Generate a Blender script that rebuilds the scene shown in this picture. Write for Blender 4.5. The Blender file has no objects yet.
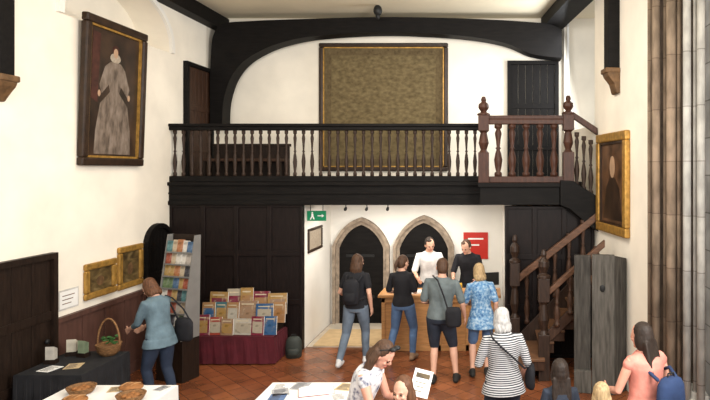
import bpy,bmesh,math,random
from mathutils import Vector,Matrix
random.seed(7)
V=Vector
# ------------------------------------------------------------ materials
def base(name):
    m=bpy.data.materials.new(name);m.use_nodes=True
    nt=m.node_tree;b=nt.nodes['Principled BSDF'];return m,nt,b
def mat(name,col,rough=.6,var=.15,scale=6,stretch=(1,1,1),bump=0.0,metal=0,detail=4,spec=.3):
    m,nt,b=base(name);N=nt.nodes;L=nt.links
    tc=N.new('ShaderNodeTexCoord');mp=N.new('ShaderNodeMapping');mp.inputs['Scale'].default_value=stretch
    no=N.new('ShaderNodeTexNoise');no.inputs['Scale'].default_value=scale;no.inputs['Detail'].default_value=detail
    cr=N.new('ShaderNodeValToRGB')
    cr.color_ramp.elements[0].position=.3;cr.color_ramp.elements[1].position=.7
    cr.color_ramp.elements[0].color=tuple(c*(1-var) for c in col)+(1,)
    cr.color_ramp.elements[1].color=tuple(min(1,c*(1+var)) for c in col)+(1,)
    L.new(tc.outputs['Object'],mp.inputs[0]);L.new(mp.outputs[0],no.inputs['Vector']);L.new(no.outputs['Fac'],cr.inputs[0]);L.new(cr.outputs[0],b.inputs['Base Color'])
    b.inputs['Roughness'].default_value=rough;b.inputs['Metallic'].default_value=metal
    b.inputs['Specular IOR Level'].default_value=spec
    if bump:
        bp=N.new('ShaderNodeBump');bp.inputs['Strength'].default_value=bump;bp.inputs['Distance'].default_value=.02
        L.new(no.outputs['Fac'],bp.inputs['Height']);L.new(bp.outputs[0],b.inputs['Normal'])
    return m
def ramp_mat(name,cols,scale=4,stretch=(1,1,1),rough=.6,detail=6,dist=0,spec=.3):
    m,nt,b=base(name);N=nt.nodes;L=nt.links
    tc=N.new('ShaderNodeTexCoord');mp=N.new('ShaderNodeMapping');mp.inputs['Scale'].default_value=stretch
    no=N.new('ShaderNodeTexNoise');no.inputs['Scale'].default_value=scale;no.inputs['Detail'].default_value=detail;no.inputs['Distortion'].default_value=dist
    cr=N.new('ShaderNodeValToRGB');e=cr.color_ramp.elements
    n=len(cols)
    e[0].position=.3;e[0].color=cols[0]+(1,);e[1].position=.7;e[1].color=cols[-1]+(1,)
    for i in range(1,n-1):
        q=e.new(.3+.4*i/(n-1));q.color=cols[i]+(1,)
    L.new(tc.outputs['Object'],mp.inputs[0]);L.new(mp.outputs[0],no.inputs['Vector']);L.new(no.outputs['Fac'],cr.inputs[0]);L.new(cr.outputs[0],b.inputs['Base Color'])
    b.inputs['Roughness'].default_value=rough;b.inputs['Specular IOR Level'].default_value=spec;return m
def stripe_mat(name,c1,c2,scale=9,axis='Z',rough=.8):
    m,nt,b=base(name);N=nt.nodes;L=nt.links
    tc=N.new('ShaderNodeTexCoord');w=N.new('ShaderNodeTexWave');w.bands_direction=axis;w.inputs['Scale'].default_value=scale
    w.inputs['Distortion'].default_value=.6
    cr=N.new('ShaderNodeValToRGB');cr.color_ramp.interpolation='CONSTANT';cr.color_ramp.elements[1].position=.58
    cr.color_ramp.elements[0].color=c1+(1,);cr.color_ramp.elements[1].color=c2+(1,)
    L.new(tc.outputs['Object'],w.inputs['Vector']);L.new(w.outputs['Fac'],cr.inputs[0]);L.new(cr.outputs[0],b.inputs['Base Color'])
    b.inputs['Roughness'].default_value=rough;return m
def brick_mat(name,c1,c2,mortar,scale,w,h,rot=0,ms=.02,rough=.5,bump=.3,plane='XY',offset=.5,spec=.3,nsc=2.5,dark=.5,nst=(1,1,1)):
    m,nt,b=base(name);N=nt.nodes;L=nt.links
    tc=N.new('ShaderNodeTexCoord');mp=N.new('ShaderNodeMapping');mp.inputs['Rotation'].default_value=(0,0,rot)
    src=tc.outputs['Object']
    if plane!='XY':
        sx=N.new('ShaderNodeSeparateXYZ');cx=N.new('ShaderNodeCombineXYZ');L.new(src,sx.inputs[0])
        L.new(sx.outputs[plane[0]],cx.inputs[0]);L.new(sx.outputs[plane[1]],cx.inputs[1]);src=cx.outputs[0]
    br=N.new('ShaderNodeTexBrick');br.inputs['Scale'].default_value=scale;br.offset=offset
    br.inputs['Color1'].default_value=c1+(1,);br.inputs['Color2'].default_value=c2+(1,);br.inputs['Mortar'].default_value=mortar+(1,)
    br.inputs['Mortar Size'].default_value=ms;br.inputs['Brick Width'].default_value=w;br.inputs['Row Height'].default_value=h
    mp2=N.new('ShaderNodeMapping');mp2.inputs['Scale'].default_value=nst
    no=N.new('ShaderNodeTexNoise');no.inputs['Scale'].default_value=nsc;no.inputs['Detail'].default_value=9
    mx=N.new('ShaderNodeMix');mx.data_type='RGBA';mx.blend_type='MULTIPLY';mx.inputs[0].default_value=.8
    cr=N.new('ShaderNodeValToRGB');cr.color_ramp.elements[0].position=.35;cr.color_ramp.elements[1].position=.65
    cr.color_ramp.elements[0].color=(dark,dark,dark,1);cr.color_ramp.elements[1].color=(1,1,1,1)
    L.new(src,mp.inputs[0]);L.new(mp.outputs[0],br.inputs['Vector']);L.new(tc.outputs['Object'],mp2.inputs[0]);L.new(mp2.outputs[0],no.inputs['Vector'])
    L.new(no.outputs['Fac'],cr.inputs[0]);L.new(br.outputs['Color'],mx.inputs[6]);L.new(cr.outputs[0],mx.inputs[7]);L.new(mx.outputs[2],b.inputs['Base Color'])
    b.inputs['Roughness'].default_value=rough;b.inputs['Specular IOR Level'].default_value=spec
    bp=N.new('ShaderNodeBump');bp.inputs['Strength'].default_value=bump;bp.inputs['Distance'].default_value=.01;bp.invert=True
    L.new(br.outputs['Fac'],bp.inputs['Height']);L.new(bp.outputs[0],b.inputs['Normal'])
    return m
M={}
M['plaster']=mat('plaster_wall',(.85,.79,.68),.9,.08,1.6,bump=.25,spec=.1,detail=7)
M['plaster_cool']=mat('plaster_passage',(.82,.79,.73),.9,.05,1.6,bump=.1,spec=.1)
M['plaster_ceil']=mat('plaster_ceiling',(.82,.72,.53),.9,.05,1.5,spec=.1)
M['black']=mat('blackened_oak',(.006,.005,.0045),.6,.4,4,(1,6,6),.08,spec=.12)
M['dark']=mat('dark_oak',(.016,.009,.006),.5,.4,5,(6,6,1),.12,spec=.2)
M['panel']=mat('dark_panelling',(.009,.0052,.0045),.5,.4,5,(6,6,1),.1,spec=.18)
M['brown']=mat('brown_oak',(.045,.022,.013),.5,.35,6,(6,6,1),.1,spec=.2)
M['stair_oak']=mat('stair_oak',(.030,.016,.010),.45,.4,6,(6,6,1),.1,spec=.3)
M['tread']=mat('worn_tread_oak',(.13,.062,.030),.5,.35,6,(1,6,6),.1,spec=.3)
M['baluster']=mat('baluster_oak',(.032,.019,.013),.5,.35,6,(6,6,1),.1,spec=.2)
M['stair_bal']=mat('stair_baluster_oak',(.055,.027,.016),.5,.35,6,(6,6,1),.1,spec=.25)
M['red_oak']=mat('red_brown_oak',(.050,.020,.012),.45,.35,6,(6,6,1),.1,spec=.22)
M['rail']=mat('worn_brown_handrail',(.105,.05,.027),.45,.3,6,(1,6,6),.1)
M['wains']=mat('wainscot_paint',(.085,.04,.03),.5,.2,4,(1,4,1))
M['counter']=mat('pale_orange_oak',(.44,.22,.085),.4,.2,5,(1,1,8),.05)
M['tan']=mat('tan_mat',(.5,.36,.2),.9,.12,8)
M['stone_arch']=mat('arch_stone',(.28,.22,.165),.85,.35,10,(1,1,1),.4,detail=8)
M['pale_stone']=mat('pale_stone',(.55,.53,.50),.85,.2,5,(1,1,1),.3,detail=8)
M['pillar']=brick_mat('weathered_pillar_stone',(.30,.225,.16),(.24,.175,.125),(.17,.12,.085),1,20,.62,0,.006,.9,.3,'XZ',.5,.12,9,.38,(1,1,.35))
M['pillar_core']=mat('jamb_shadow_tone',(.07,.05,.037),.9,.4,8,(1,1,1),.3,detail=8)  # stone coloured dark to deepen the shadow in the gaps between shafts
M['pillar_grey']=brick_mat('grey_pillar_stone',(.47,.45,.41),(.40,.385,.355),(.26,.24,.22),1,20,.62,0,.006,.9,.3,'XZ',.5,.12,9,.6,(1,1,.5))
M['corbel']=mat('corbel_wood',(.13,.07,.03),.6,.4,10,bump=.4)
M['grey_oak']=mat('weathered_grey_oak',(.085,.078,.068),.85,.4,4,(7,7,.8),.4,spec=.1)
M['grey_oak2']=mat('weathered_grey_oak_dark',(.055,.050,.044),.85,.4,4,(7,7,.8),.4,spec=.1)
M['gold']=mat('gilt_frame',(.40,.22,.05),.4,.35,14,bump=.3,metal=.4)
M['frame_dark']=mat('dark_frame',(.03,.016,.009),.4,.4,10)
M['white']=mat('white_paper',(.82,.81,.78),.7,.03,5)
M['white_cloth']=mat('white_tablecloth',(.78,.77,.75),.85,.06,5,bump=.15)
M['burg']=mat('burgundy_cloth',(.075,.008,.014),.85,.25,6,bump=.2)
M['black_cloth']=mat('black_tablecloth',(.014,.014,.016),.85,.3,8)
M['wire']=mat('grey_wire_metal',(.20,.195,.185),.4,.1,5,metal=.2)
M['wicker']=mat('wicker',(.20,.10,.04),.7,.45,30,(1,1,3),.5)
M['bread']=mat('baked_crust',(.26,.11,.035),.7,.4,14,bump=.4)
M['green']=mat('sign_green',(.0,.20,.08),.4,.05,3)
M['red']=mat('sign_red',(.50,.03,.02),.4,.05,3)
M['iron']=mat('black_iron',(.012,.012,.012),.5,.3,9)
M['leaf']=mat('dark_leaves',(.03,.09,.02),.6,.4,20)
M['floor']=brick_mat('red_quarry_tiles',(.31,.102,.040),(.205,.064,.026),(.125,.045,.020),1,.23,.23,math.radians(45),.006,.24,.12,'XY',0.0,.5,1.6,.42)
M['flag']=mat('pale_flagstone',(.48,.42,.34),.7,.2,3)
M['parch']=ramp_mat('faded_painted_cloth',[(.088,.064,.030),(.14,.104,.050),(.185,.14,.070)],11,(1,1,1.6),.75,15,0,.15)
M['parch2']=ramp_mat('faded_border',[(.075,.053,.026),(.11,.078,.038),(.14,.104,.052)],16,(1,1,1),.75,12,0,.15)
M['ptg_dark']=ramp_mat('portrait_ground',[(.014,.009,.006),(.034,.020,.013),(.06,.034,.020)],3,(1,1,1),.35,6)
M['gown']=ramp_mat('portrait_gown',[(.075,.055,.04),(.17,.13,.10),(.25,.20,.16)],14,(1,1,.4),.5,8)
M['ruff']=mat('portrait_ruff',(.36,.30,.23),.5,.2,30)
M['ptskin']=mat('portrait_skin',(.42,.27,.17),.5,.1,10)
M['ptg_land']=ramp_mat('landscape_ground',[(.03,.02,.01),(.10,.065,.025),(.2,.14,.06)],5,(1,1,2),.4,6,1)
M['drape']=mat('drape_red',(.055,.018,.012),.5,.4,10)
def cm(n,c,rough=.8,var=.2,sc=10,bump=0,st=(1,1,1)): 
    if n not in M: M[n]=mat(n,c,rough,var,sc,st,bump)
    return M[n]
cm('skin_fair',(.60,.34,.24),.55,.06);cm('skin_pink',(.62,.31,.22),.55,.06)
for n_,c_ in {'hair_dark':(.02,.012,.008),'hair_brown':(.065,.032,.017),'hair_auburn':(.10,.042,.019),'hair_blonde':(.36,.25,.13),'hair_white':(.40,.39,.375),'hair_grey':(.28,.25,.21)}.items():
    cm(n_,c_,.6,.35,30,.35,(2,2,.5))
for n_,c_ in {'cloth_black':(.012,.012,.015),'denim':(.08,.14,.26),'denim_grey':(.12,.155,.20),'denim_dark':(.02,.03,.055),'cloth_teal':(.11,.165,.20),'cloth_grey':(.12,.145,.15),'cloth_navy':(.02,.026,.04),'cloth_white':(.72,.71,.70),'cloth_coral':(.60,.22,.17),'cloth_blue':(.018,.035,.09)}.items():
    cm(n_,c_,.85,.25,7,.7)
cm('shoe_dark',(.02,.018,.016));cm('shoe_tan',(.25,.16,.1));cm('shoe_white',(.6,.6,.6));cm('lip',(.4,.12,.1));cm('eye_dark',(.02,.015,.012),.2)
M['floral']=ramp_mat('blue_floral_cloth',[(.03,.10,.25),(.14,.28,.45),(.42,.52,.6)],28,(1,1,1),.8,3)
M['print']=ramp_mat('white_print_cloth',[(.05,.06,.12),(.60,.59,.60),(.72,.71,.71)],22,(1,1,1),.8,3)
M['stripe']=stripe_mat('striped_knit',(.025,.027,.035),(.55,.55,.55),15)
# ------------------------------------------------------------ mesh builder
class B:
    def __init__(s): s.v=[];s.f=[];s.m=[];s.mi=0
    def add(s,vs,fs):
        o=len(s.v);s.v+=[V(v) for v in vs];s.f+=[[i+o for i in f] for f in fs];s.m+=[s.mi]*len(fs)
    def box(s,x0,x1,y0,y1,z0,z1,R=None,c=None):
        vs=[V((x,y,z)) for z in(z0,z1) for y in(y0,y1) for x in(x0,x1)]
        if R is not None:
            c=V(c) if c is not None else V((0,0,0)); vs=[c+R@v for v in vs]
        s.add(vs,[(0,2,3,1),(4,5,7,6),(0,1,5,4),(2,6,7,3),(0,4,6,2),(1,3,7,5)]);return s
    def rings(s,rs,n=12):
        vs=[];fs=[]
        for c,U,W in rs:
            for i in range(n):
                a=2*math.pi*i/n;vs.append(c+U*math.cos(a)+W*math.sin(a))
        k=len(rs)
        for j in range(k-1):
            for i in range(n):
                a=j*n+i;b=j*n+(i+1)%n;fs.append((a,b,b+n,a+n))
        fs.append(tuple(range(n-1,-1,-1)));fs.append(tuple(range((k-1)*n,k*n)))
        s.add(vs,fs);return s
    def tube(s,pts,rad,n=10,cap=True):
        pts=[V(p) for p in pts]
        if not isinstance(rad,(list,tuple)): rad=[rad]*len(pts)
        T=[]
        for i in range(len(pts)):
            a=pts[max(i-1,0)];b=pts[min(i+1,len(pts)-1)];d=(b-a)
            T.append(d.normalized() if d.length>1e-9 else V((0,0,1)))
        u=T[0].orthogonal().normalized();rs=[]
        def rg(p,t,r,u): w=t.cross(u).normalized();return (p,u*r,w*r)
        if cap:
            for q in(.95,.6): rs.append(rg(pts[0]-T[0]*rad[0]*q,T[0],rad[0]*math.sqrt(1-q*q)+1e-4,u))
        for p,t,r in zip(pts,T,rad):
            u=(u-t*u.dot(t)).normalized();rs.append(rg(p,t,r,u))
        if cap:
            for q in(.6,.95): rs.append(rg(pts[-1]+T[-1]*rad[-1]*q,T[-1],rad[-1]*math.sqrt(1-q*q)+1e-4,u))
        return s.rings(rs,n)
    def ell(s,c,r,R=None,n=14):
        c=V(c);R=R or Matrix.Identity(3);rs=[]
        for j in range(n//2+1):
            a=-math.pi/2+math.pi*(j+.15)/(n//2+.3);q=max(math.cos(a),.02)
            rs.append((c+R@V((0,0,r[2]*math.sin(a))),R@V((r[0]*q,0,0)),R@V((0,r[1]*q,0))))
        return s.rings(rs,n)
    def lathe(s,prof,c=(0,0,0),n=12):
        c=V(c);return s.rings([(c+V((0,0,z)),V((r,0,0)),V((0,r,0))) for r,z in prof],n)
    def prism(s,poly,ax,d0,d1):
        def p(a,b,d): return {'y':(a,d,b),'x':(d,a,b),'z':(a,b,d)}[ax]
        n=len(poly);vs=[p(a,b,d0) for a,b in poly]+[p(a,b,d1) for a,b in poly]
        fs=[tuple(range(n)),tuple(range(2*n-1,n-1,-1))]+[(i,(i+1)%n,n+(i+1)%n,n+i) for i in range(n)]
        s.add(vs,fs);return s
    def strip(s,outer,inner,ax,d0,d1):
        def p(a,b,d): return {'y':(a,d,b),'x':(d,a,b),'z':(a,b,d)}[ax]
        n=len(outer);vs=[];fs=[]
        for i in range(n):
            vs+=[p(*outer[i],d0),p(*inner[i],d0),p(*inner[i],d1),p(*outer[i],d1)]
        for i in range(n-1):
            a=4*i
            for k in range(4): fs.append((a+k,a+(k+1)%4,a+4+(k+1)%4,a+4+k))
        fs.append((0,1,2,3));a=4*(n-1);fs.append((a+3,a+2,a+1,a))
        s.add(vs,fs);return s
    def mesh(s,name,mats):
        me=bpy.data.meshes.new(name);me.from_pydata([tuple(v) for v in s.v],[],s.f)
        for m in mats: me.materials.append(m)
        for p,mi in zip(me.polygons,s.m): p.material_index=mi
        bm=bmesh.new();bm.from_mesh(me);bmesh.ops.recalc_face_normals(bm,faces=bm.faces);bm.to_mesh(me);bm.free()
        return me
    def make(s,name,mats,parent=None,loc=(0,0,0),rz=0,smooth=False,bevel=0,meta=None,rot=None):
        if not isinstance(mats,(list,tuple)): mats=[mats]
        me=s.mesh(name,mats);o=bpy.data.objects.new(name,me);bpy.context.collection.objects.link(o)
        o.location=loc;o.rotation_euler=rot or (0,0,rz)
        if parent: o.parent=parent
        if smooth:
            for p in me.polygons:p.use_smooth=True
        if bevel:
            b=o.modifiers.new('bevel','BEVEL');b.width=bevel;b.segments=2;b.limit_method='ANGLE'
        if meta: tag(o,*meta)
        return o
def tag(o,label,cat,group=None,kind=None):
    o['label']=label;o['category']=cat
    if group:o['group']=group
    if kind:o['kind']=kind
    return o
def struct(o,label,cat='structure'):
    o['kind']='structure';o['label']=label;o['category']=cat;return o
def thing(name,label,cat,loc=(0,0,0),rz=0,group=None):
    e=bpy.data.objects.new(name,None);e.empty_display_size=.1;bpy.context.collection.objects.link(e)
    e.location=loc;e.rotation_euler=(0,0,rz);return tag(e,label,cat,group)
def dup(o,parent=None,loc=None,rot=None):
    c=o.copy();bpy.context.collection.objects.link(c)
    if parent:c.parent=parent
    if loc is not None:c.location=loc
    if rot is not None:c.rotation_euler=rot
    return c
def RX(a):return Matrix.Rotation(a,3,'X')
def RY(a):return Matrix.Rotation(a,3,'Y')
def RZ(a):return Matrix.Rotation(a,3,'Z')
XL=-5.33;YB=11.76;YG=10.0
def XR(y):return 2.929-.13*y
AR=math.atan(.13)
# ------------------------------------------------------------ room shell
struct(B().box(-6.2,3.3,-1,12.0,-.1,0).make('floor',M['floor']),'polished worn red-brown quarry tile floor laid diagonally','floor')
RD=.50
b=B();b.box(-6.05,XL-RD,-1,12.0,0,6.1);b.box(XL-RD,XL,-1,7.45,0,6.1);b.box(XL-RD,XL,9.98,12.0,0,6.1);b.box(XL-RD,XL,7.45,9.98,0,4.95)
K=40;cy=(7.45+9.98)/2;hw_=(9.98-7.45)/2
arc=[(cy-hw_*math.cos(math.pi*i/K),4.95+.80*math.sin(math.pi*i/K)**.85) for i in range(K+1)]
b.strip([(p[0],6.1) for p in arc],arc,'x',XL-RD,XL)
struct(b.make('wall_left',M['plaster']),'uneven cream plaster wall with an arched recess','wall')
b=B();ro=[(cy-(hw_+.09)*math.cos(math.pi*i/K),4.95+.88*math.sin(math.pi*i/K)**.85) for i in range(K+1)]
b.strip(ro,arc,'x',XL,XL+.05)
struct(b.make('trim_6',M['plaster_cool']),'thin white plaster edge around the arched recess','arch')
struct(B().box(-5.33,2.6,YB,YB+.2,0,6.1).make('wall_back',M['plaster']),'cream plaster wall behind the gallery','wall')
struct(B().box(-6.05,3.3,3.2,12.0,5.97,6.1).make('ceiling',M['plaster_ceil']),'cream plaster ceiling','ceiling')
RW=(XR(0),0,0);ca=math.cos(AR)
def ry(y):return y/ca
b=B();w0,w1,wz0,wz1=ry(9.62),ry(11.55),3.72,5.92;TH=.10
b.box(0,TH,ry(7.42),w0,0,6.1);b.box(0,TH,w1,ry(12.0),0,6.1);b.box(0,TH,w0,w1,0,wz0);b.box(0,TH,w0,w1,wz1,6.1)
struct(b.make('wall_right',M['plaster'],loc=RW,rz=AR),'cream plaster wall with a tall window beside the gallery','wall')
b=B();b.box(.05,.09,w0,w0+.04,wz0,wz1);b.box(.05,.09,w1-.04,w1,wz0,wz1);b.box(.05,.09,w0,w1,wz0,wz0+.04);b.box(.05,.09,w0,w1,wz1-.04,wz1)
struct(b.make('window_1',M['white'],loc=RW,rz=AR),'tall window opening letting in bright white daylight','window')
struct(B().box(-3.24,-3.12,10.1,YB,0,2.42).make('wall_passage_left',M['plaster_cool']),'white side wall of the passage under the gallery','wall')
struct(B().box(.24,.36,10.1,YB,0,2.42).make('wall_passage_right',M['plaster_cool']),'white side wall of the passage under the gallery','wall')
struct(B().box(-3.12,.24,YB-.01,YB,0,2.55).make('wall_passage_back',M['plaster_cool']),'white rear wall of the passage under the gallery','wall')
struct(B().box(-3.1,-1.2,10.15,11.7,0,.012).make('floor_passage',M['flag']),'pale stone passage floor','floor')
def panelled(name,x0,x1,y,z1,cols,rows):
    b=B();b.box(x0,x1,y,y+.1,0,z1)
    w=(x1-x0)/cols;h=z1/rows
    for i in range(cols+1):
        xx=x0+i*w;b.box(max(x0,xx-.04),min(x1,xx+.04),y-.03,y,0,z1)
    for j in range(rows+1):
        zz=j*h;b.box(x0,x1,y-.028,y,max(0,zz-.045),min(z1,zz+.045))
    return struct(b.make(name,M['panel'],bevel=.006),'near-black oak panelling below the gallery','wall')
panelled('wall_gallery_left',-5.33,-3.12,10.0,2.42,4,3)
panelled('wall_gallery_right',.24,1.66,9.6,2.42,3,3)
struct(B().box(XL,XR(11)+.05,10.1,YB,2.55,2.80).make('floor_gallery',M['dark']),'dark boarded gallery floor','floor')
b=B();b.box(XL,-.1,9.95,10.1,2.42,2.80);b.box(XL,-.1,9.90,9.95,2.74,2.80);b.box(XL,-.1,9.92,9.95,2.42,2.49);b.box(XL,-.1,9.93,9.95,2.60,2.63)
struct(b.make('trim_1',M['black'],bevel=.008),'moulded black oak beam carrying the gallery','beam')
b=B();b.box(-.16,1.10,9.44,10.1,2.45,2.80);b.box(-.19,1.10,9.40,9.44,2.73,2.80)
b.prism([(1.10,2.84),(1.30,2.83),(1.69,2.58),(1.69,2.04),(1.55,2.12),(1.40,2.26),(1.25,2.39),(1.10,2.45)],'y',9.38,9.50)
b.prism([(1.10,2.80),(1.66,2.55),(1.64,2.1),(1.10,2.45)],'y',9.5,10.1)
struct(b.make('trim_2',M['black'],bevel=.008),'black oak landing edge sloping down to the wall','beam')
b=B();Y0,Y1=11.25,11.6;s=600/11.25
def tx(px):return (px-490)/s
def tz(py):return 3-(py-170)/s
def spl(pts):
    out=[];m=len(pts)
    P=[pts[0]]+pts+[pts[-1]]
    for i in range(m-1):
        p0,p1,p2,p3=[V((q[0],q[1],0)) for q in P[i:i+4]]
        for k in range(5):
            t=k/5;out.append(.5*((2*p1)+(-p0+p2)*t+(2*p0-5*p1+4*p2-p3)*t*t+(-p0+3*p1-3*p2+p3)*t**3))
    out.append(V((pts[-1][0],pts[-1][1],0)));return [(tx(q.x),tz(q.y)) for q in out]
top_=[(210,126),(210,100),(210,75),(211,55),(213,36),(222,24),(250,21),(300,19),(380,17),(450,18),(500,20),(530,22),(550,24),(562,30)]
bot_=[(222,126),(223,104),(227,87),(233,74),(243,62),(258,52),(280,43),(315,36),(380,32),(440,34),(480,38),(508,44),(532,54),(562,58)]
b.strip(spl(top_),spl(bot_),'y',Y0,Y1)
struct(b.make('trim_3',M['black']),'slim bowed black oak tie beam with curved braces','beam')
struct(B().box(XL,XL+.22,3.2,YB,5.70,5.95).make('trim_4',M['black']),'black oak wall plate beam','beam')
struct(B().box(-.42,0,ry(7.5),ry(11.7),5.74,5.95).make('trim_5',M['black'],loc=RW,rz=AR),'black oak wall plate beam','beam')
t=thing('ceiling_boss','dark carved boss hanging beneath the ceiling','ceiling boss',(-2.02,10.8,5.87))
B().ell((0,0,0),(.08,.08,.10)).make('boss_body',M['iron'],t,smooth=True);B().ell((0,0,-.1),(.04,.04,.06)).make('pendant',M['iron'],t,smooth=True)
def post(name,loc,rz,zc,h,pr_):
    t=thing(name,'black oak wall post resting on a carved brown corbel','wall post',loc,rz)
    B().box(0,pr_,-.10,.10,zc,5.7).make('post',M['black'],t,bevel=.01)
    b=B();pr=[(pr_,zc),(pr_+.02,zc-.05),(pr_,zc-.10),(pr_-.05,zc-.16),(pr_-.08,zc-.2),(.05,zc-h),(0,zc-h),(0,zc)]
    b.prism(pr,'y',-.12,.12);b.box(0,pr_+.04,-.13,.13,zc-.05,zc+.02)
    b.make('corbel',M['corbel'],t,bevel=.015)
post('wall_post',(XL,6.42,0),0,4.0,.26,.17)
post('wall_post',(XR(8.55),8.55,0),math.pi+AR,4.42,.34,.17)
def plank_door(name,label,loc,rz,w,h,m,frame,arch=False,frm=.07,handle=True):
    t=bpy.data.objects.new(name,None);bpy.context.collection.objects.link(t);t.location=loc;t.rotation_euler=(0,0,rz);struct(t,label,'door')
    def top(y):
        if not arch:return h
        u=abs(y-w/2)/(w/2);return h-.45*w*(1-math.sqrt(max(0,1-u*u*.95)))-.0
    b=B();n=6
    for i in range(n):
        y0=frm+(w-2*frm)*i/n;y1=frm+(w-2*frm)*(i+1)/n-.008
        b.prism([(y0,0),(y1,0),(y1,top(y1)-frm),((y0+y1)/2,top((y0+y1)/2)-frm),(y0,top(y0)-frm)],'x',.0,.035)
    for zz in(.25*h,.6*h): b.box(.035,.05,frm,w-frm,zz,zz+.1)
    b.make('leaf',m,t,bevel=.004)
    K=16;ys=[w*i/K for i in range(K+1)]
    o=[(0,0)]+[(y,top(y)) for y in ys]+[(w,0)]
    i_=[(frm,0)]+[(min(max(y,frm),w-frm),top(min(max(y,frm),w-frm))-frm) for y in ys]+[(w-frm,0)]
    B().strip(o,i_,'x',0,.08).make('door_frame',frame,t)
    if handle: B().lathe([(.01,0),(.03,.01),(.03,.03),(.01,.04)],(0,0,0),10).make('handle',M['iron'],t,loc=(.05,w-frm-.1,h*.48),rot=(0,math.pi/2,0),smooth=True)
    return t
plank_door('door_1','dark brown plank door in the side wall',(XL,5.4,0),0,1.9,2.0,M['dark'],M['dark'])
plank_door('door_2','dark brown door opening off the gallery',(XL,10.42,2.8),0,1.0,2.1,M['brown'],M['black'])
plank_door('door_3','black arch-topped doorway in the side wall',(XL,9.22,0),0,.72,2.15,M['black'],M['black'],True)
plank_door('door_4','tall black door at the end of the gallery',(.34,YB,2.8),-math.pi/2,1.0,2.33,M['black'],M['black'])
b=B();b.box(XL,XL+.03,7.32,9.2,0,1.12);b.box(XL,XL+.06,7.32,9.2,1.12,1.18);b.box(XL+.03,XL+.045,7.32,9.2,0,.16)
for i in range(5):
    yy=7.34+i*.45;b.box(XL+.03,XL+.045,yy,yy+.08,.1,1.12)
struct(b.make('baseboard_left',M['wains']),'red-brown painted wainscot with capping rail','wainscot')
def arch_pts(x0,x1,zs,zt,n=9):
    xm=(x0+x1)/2;hw=(x1-x0)/2;pts=[(x0,0)]
    for i in range(n+1):
        u=i/n
        pts.append((x0+hw*u**1.15, zs+(zt-zs)*((1-(1-u)**2.3)*.66+.34*u)))
    R=[(2*xm-p[0],p[1]) for p in reversed(pts[:-1])]
    return pts+R
for k,(xa,xb,zt) in enumerate([(-3.06,-1.96,2.08),(-1.88,-.70,2.12)]):
    b=B();b.strip(arch_pts(xa,xb,1.52,zt),arch_pts(xa+.055,xb-.055,1.50,zt-.07),'y',YB-.13,YB)
    b.strip(arch_pts(xa+.055,xb-.055,1.50,zt-.07),arch_pts(xa+.12,xb-.12,1.47,zt-.15),'y',YB-.07,YB)
    struct(b.make('trim_%d'%(7+k),M['stone_arch']),'moulded grey-beige stone surround of a pointed doorway','arch')
    t=bpy.data.objects.new('door_%d'%(5+k),None);bpy.context.collection.objects.link(t);struct(t,'black plank door in a low pointed stone arch','door')
    B().prism(arch_pts(xa+.115,xb-.115,1.47,zt-.145),'y',YB-.035,YB-.012).make('leaf',M['black'],t)
    for zz in(.5,1.3): B().box(xa+.25,xb-.3,YB-.045,YB-.03,zz,zz+.05).make('strap_hinge',M['iron'],t)
# splayed stone jamb
def shaft(px,Y): return ((px-490)*Y/600,Y)
b=B();zt=5.97
for (px,Y,r) in[(650,7.36,.030),(656,7.22,.050),(665,7.20,.022),(671,7.00,.055),(679,6.98,.026)]:
    x,y=shaft(px,Y);b.lathe([(r,0),(r,zt)],(x,y,0),16)
struct(b.make('trim_9',M['pillar'],smooth=True),'weathered brown-grey clustered shafts of a tall stone jamb','pillar')
b=B()
for (px,Y,r) in[(687,6.80,.045),(695,6.78,.022),(701,6.66,.045)]:
    x,y=shaft(px,Y);b.lathe([(r,0),(r,zt)],(x,y,0),16)
struct(b.make('trim_10',M['pillar_grey'],smooth=True),'weathered pale grey stone shafts of a tall stone jamb','pillar')
b=B();b.prism([(1.955,7.44),(2.0,7.42),(2.43,6.98),(2.80,6.80),(2.80,7.7),(2.0,7.7)],'z',0,zt)
struct(b.make('wall_jamb',M['pillar_core']),'core of the splayed jamb, coloured dark as shadow between the shafts','wall')
b=B();b.prism([(1.93,7.46),(1.90,7.34),(2.34,6.60),(2.40,6.58),(2.46,7.0)],'z',0,.42);b.prism([(1.95,7.46),(1.93,7.36),(2.36,6.64),(2.42,6.62),(2.46,7.0)],'z',.42,.5)
struct(b.make('trim_12',M['pillar_grey']),'worn grey stone plinth of the jamb','plinth')
struct(B().box(2.44,2.80,4.6,6.80,0,zt).make('wall_reveal',brick_mat('ashlar',(.58,.58,.57),(.48,.47,.45),(.25,.24,.22),1,.5,.42,0,.008,.85,.4,'YZ')),'pale grey ashlar reveal beside the stone jamb','wall')
# ------------------------------------------------------------ balustrade
prof=[(.034,0),(.034,.05),(.02,.07),(.032,.16),(.038,.24),(.026,.34),(.015,.39),(.026,.41),(.015,.43),(.022,.54),(.032,.63),(.018,.69),(.034,.71),(.034,.76)]
bal=thing('balustrade','dark oak gallery balustrade with turned balusters','balustrade',(0,0,0))
b=B();b.box(XL,-.19,9.95,10.06,3.66,3.72);b.box(XL,-.19,9.93,10.08,3.72,3.77);b.make('top_rail',M['black'],bal,bevel=.01)
B().box(XL,-.19,9.96,10.05,2.80,2.90).make('bottom_rail',M['black'],bal,bevel=.01)
nb=36;first=None
for i in range(nb):
    x=XL+.08+i*(5.0/(nb-1))
    if not first:
        first=B().lathe([(r*.92,z) for r,z in prof],(0,0,0),10).make('baluster',M['baluster'],bal,loc=(x,10.0,2.9),smooth=True)
    else: dup(first,bal,(x,10.0,2.9))
lb=thing('landing_balustrade','red-brown oak landing rail with stout turned balusters','balustrade',(0,0,0))
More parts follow.
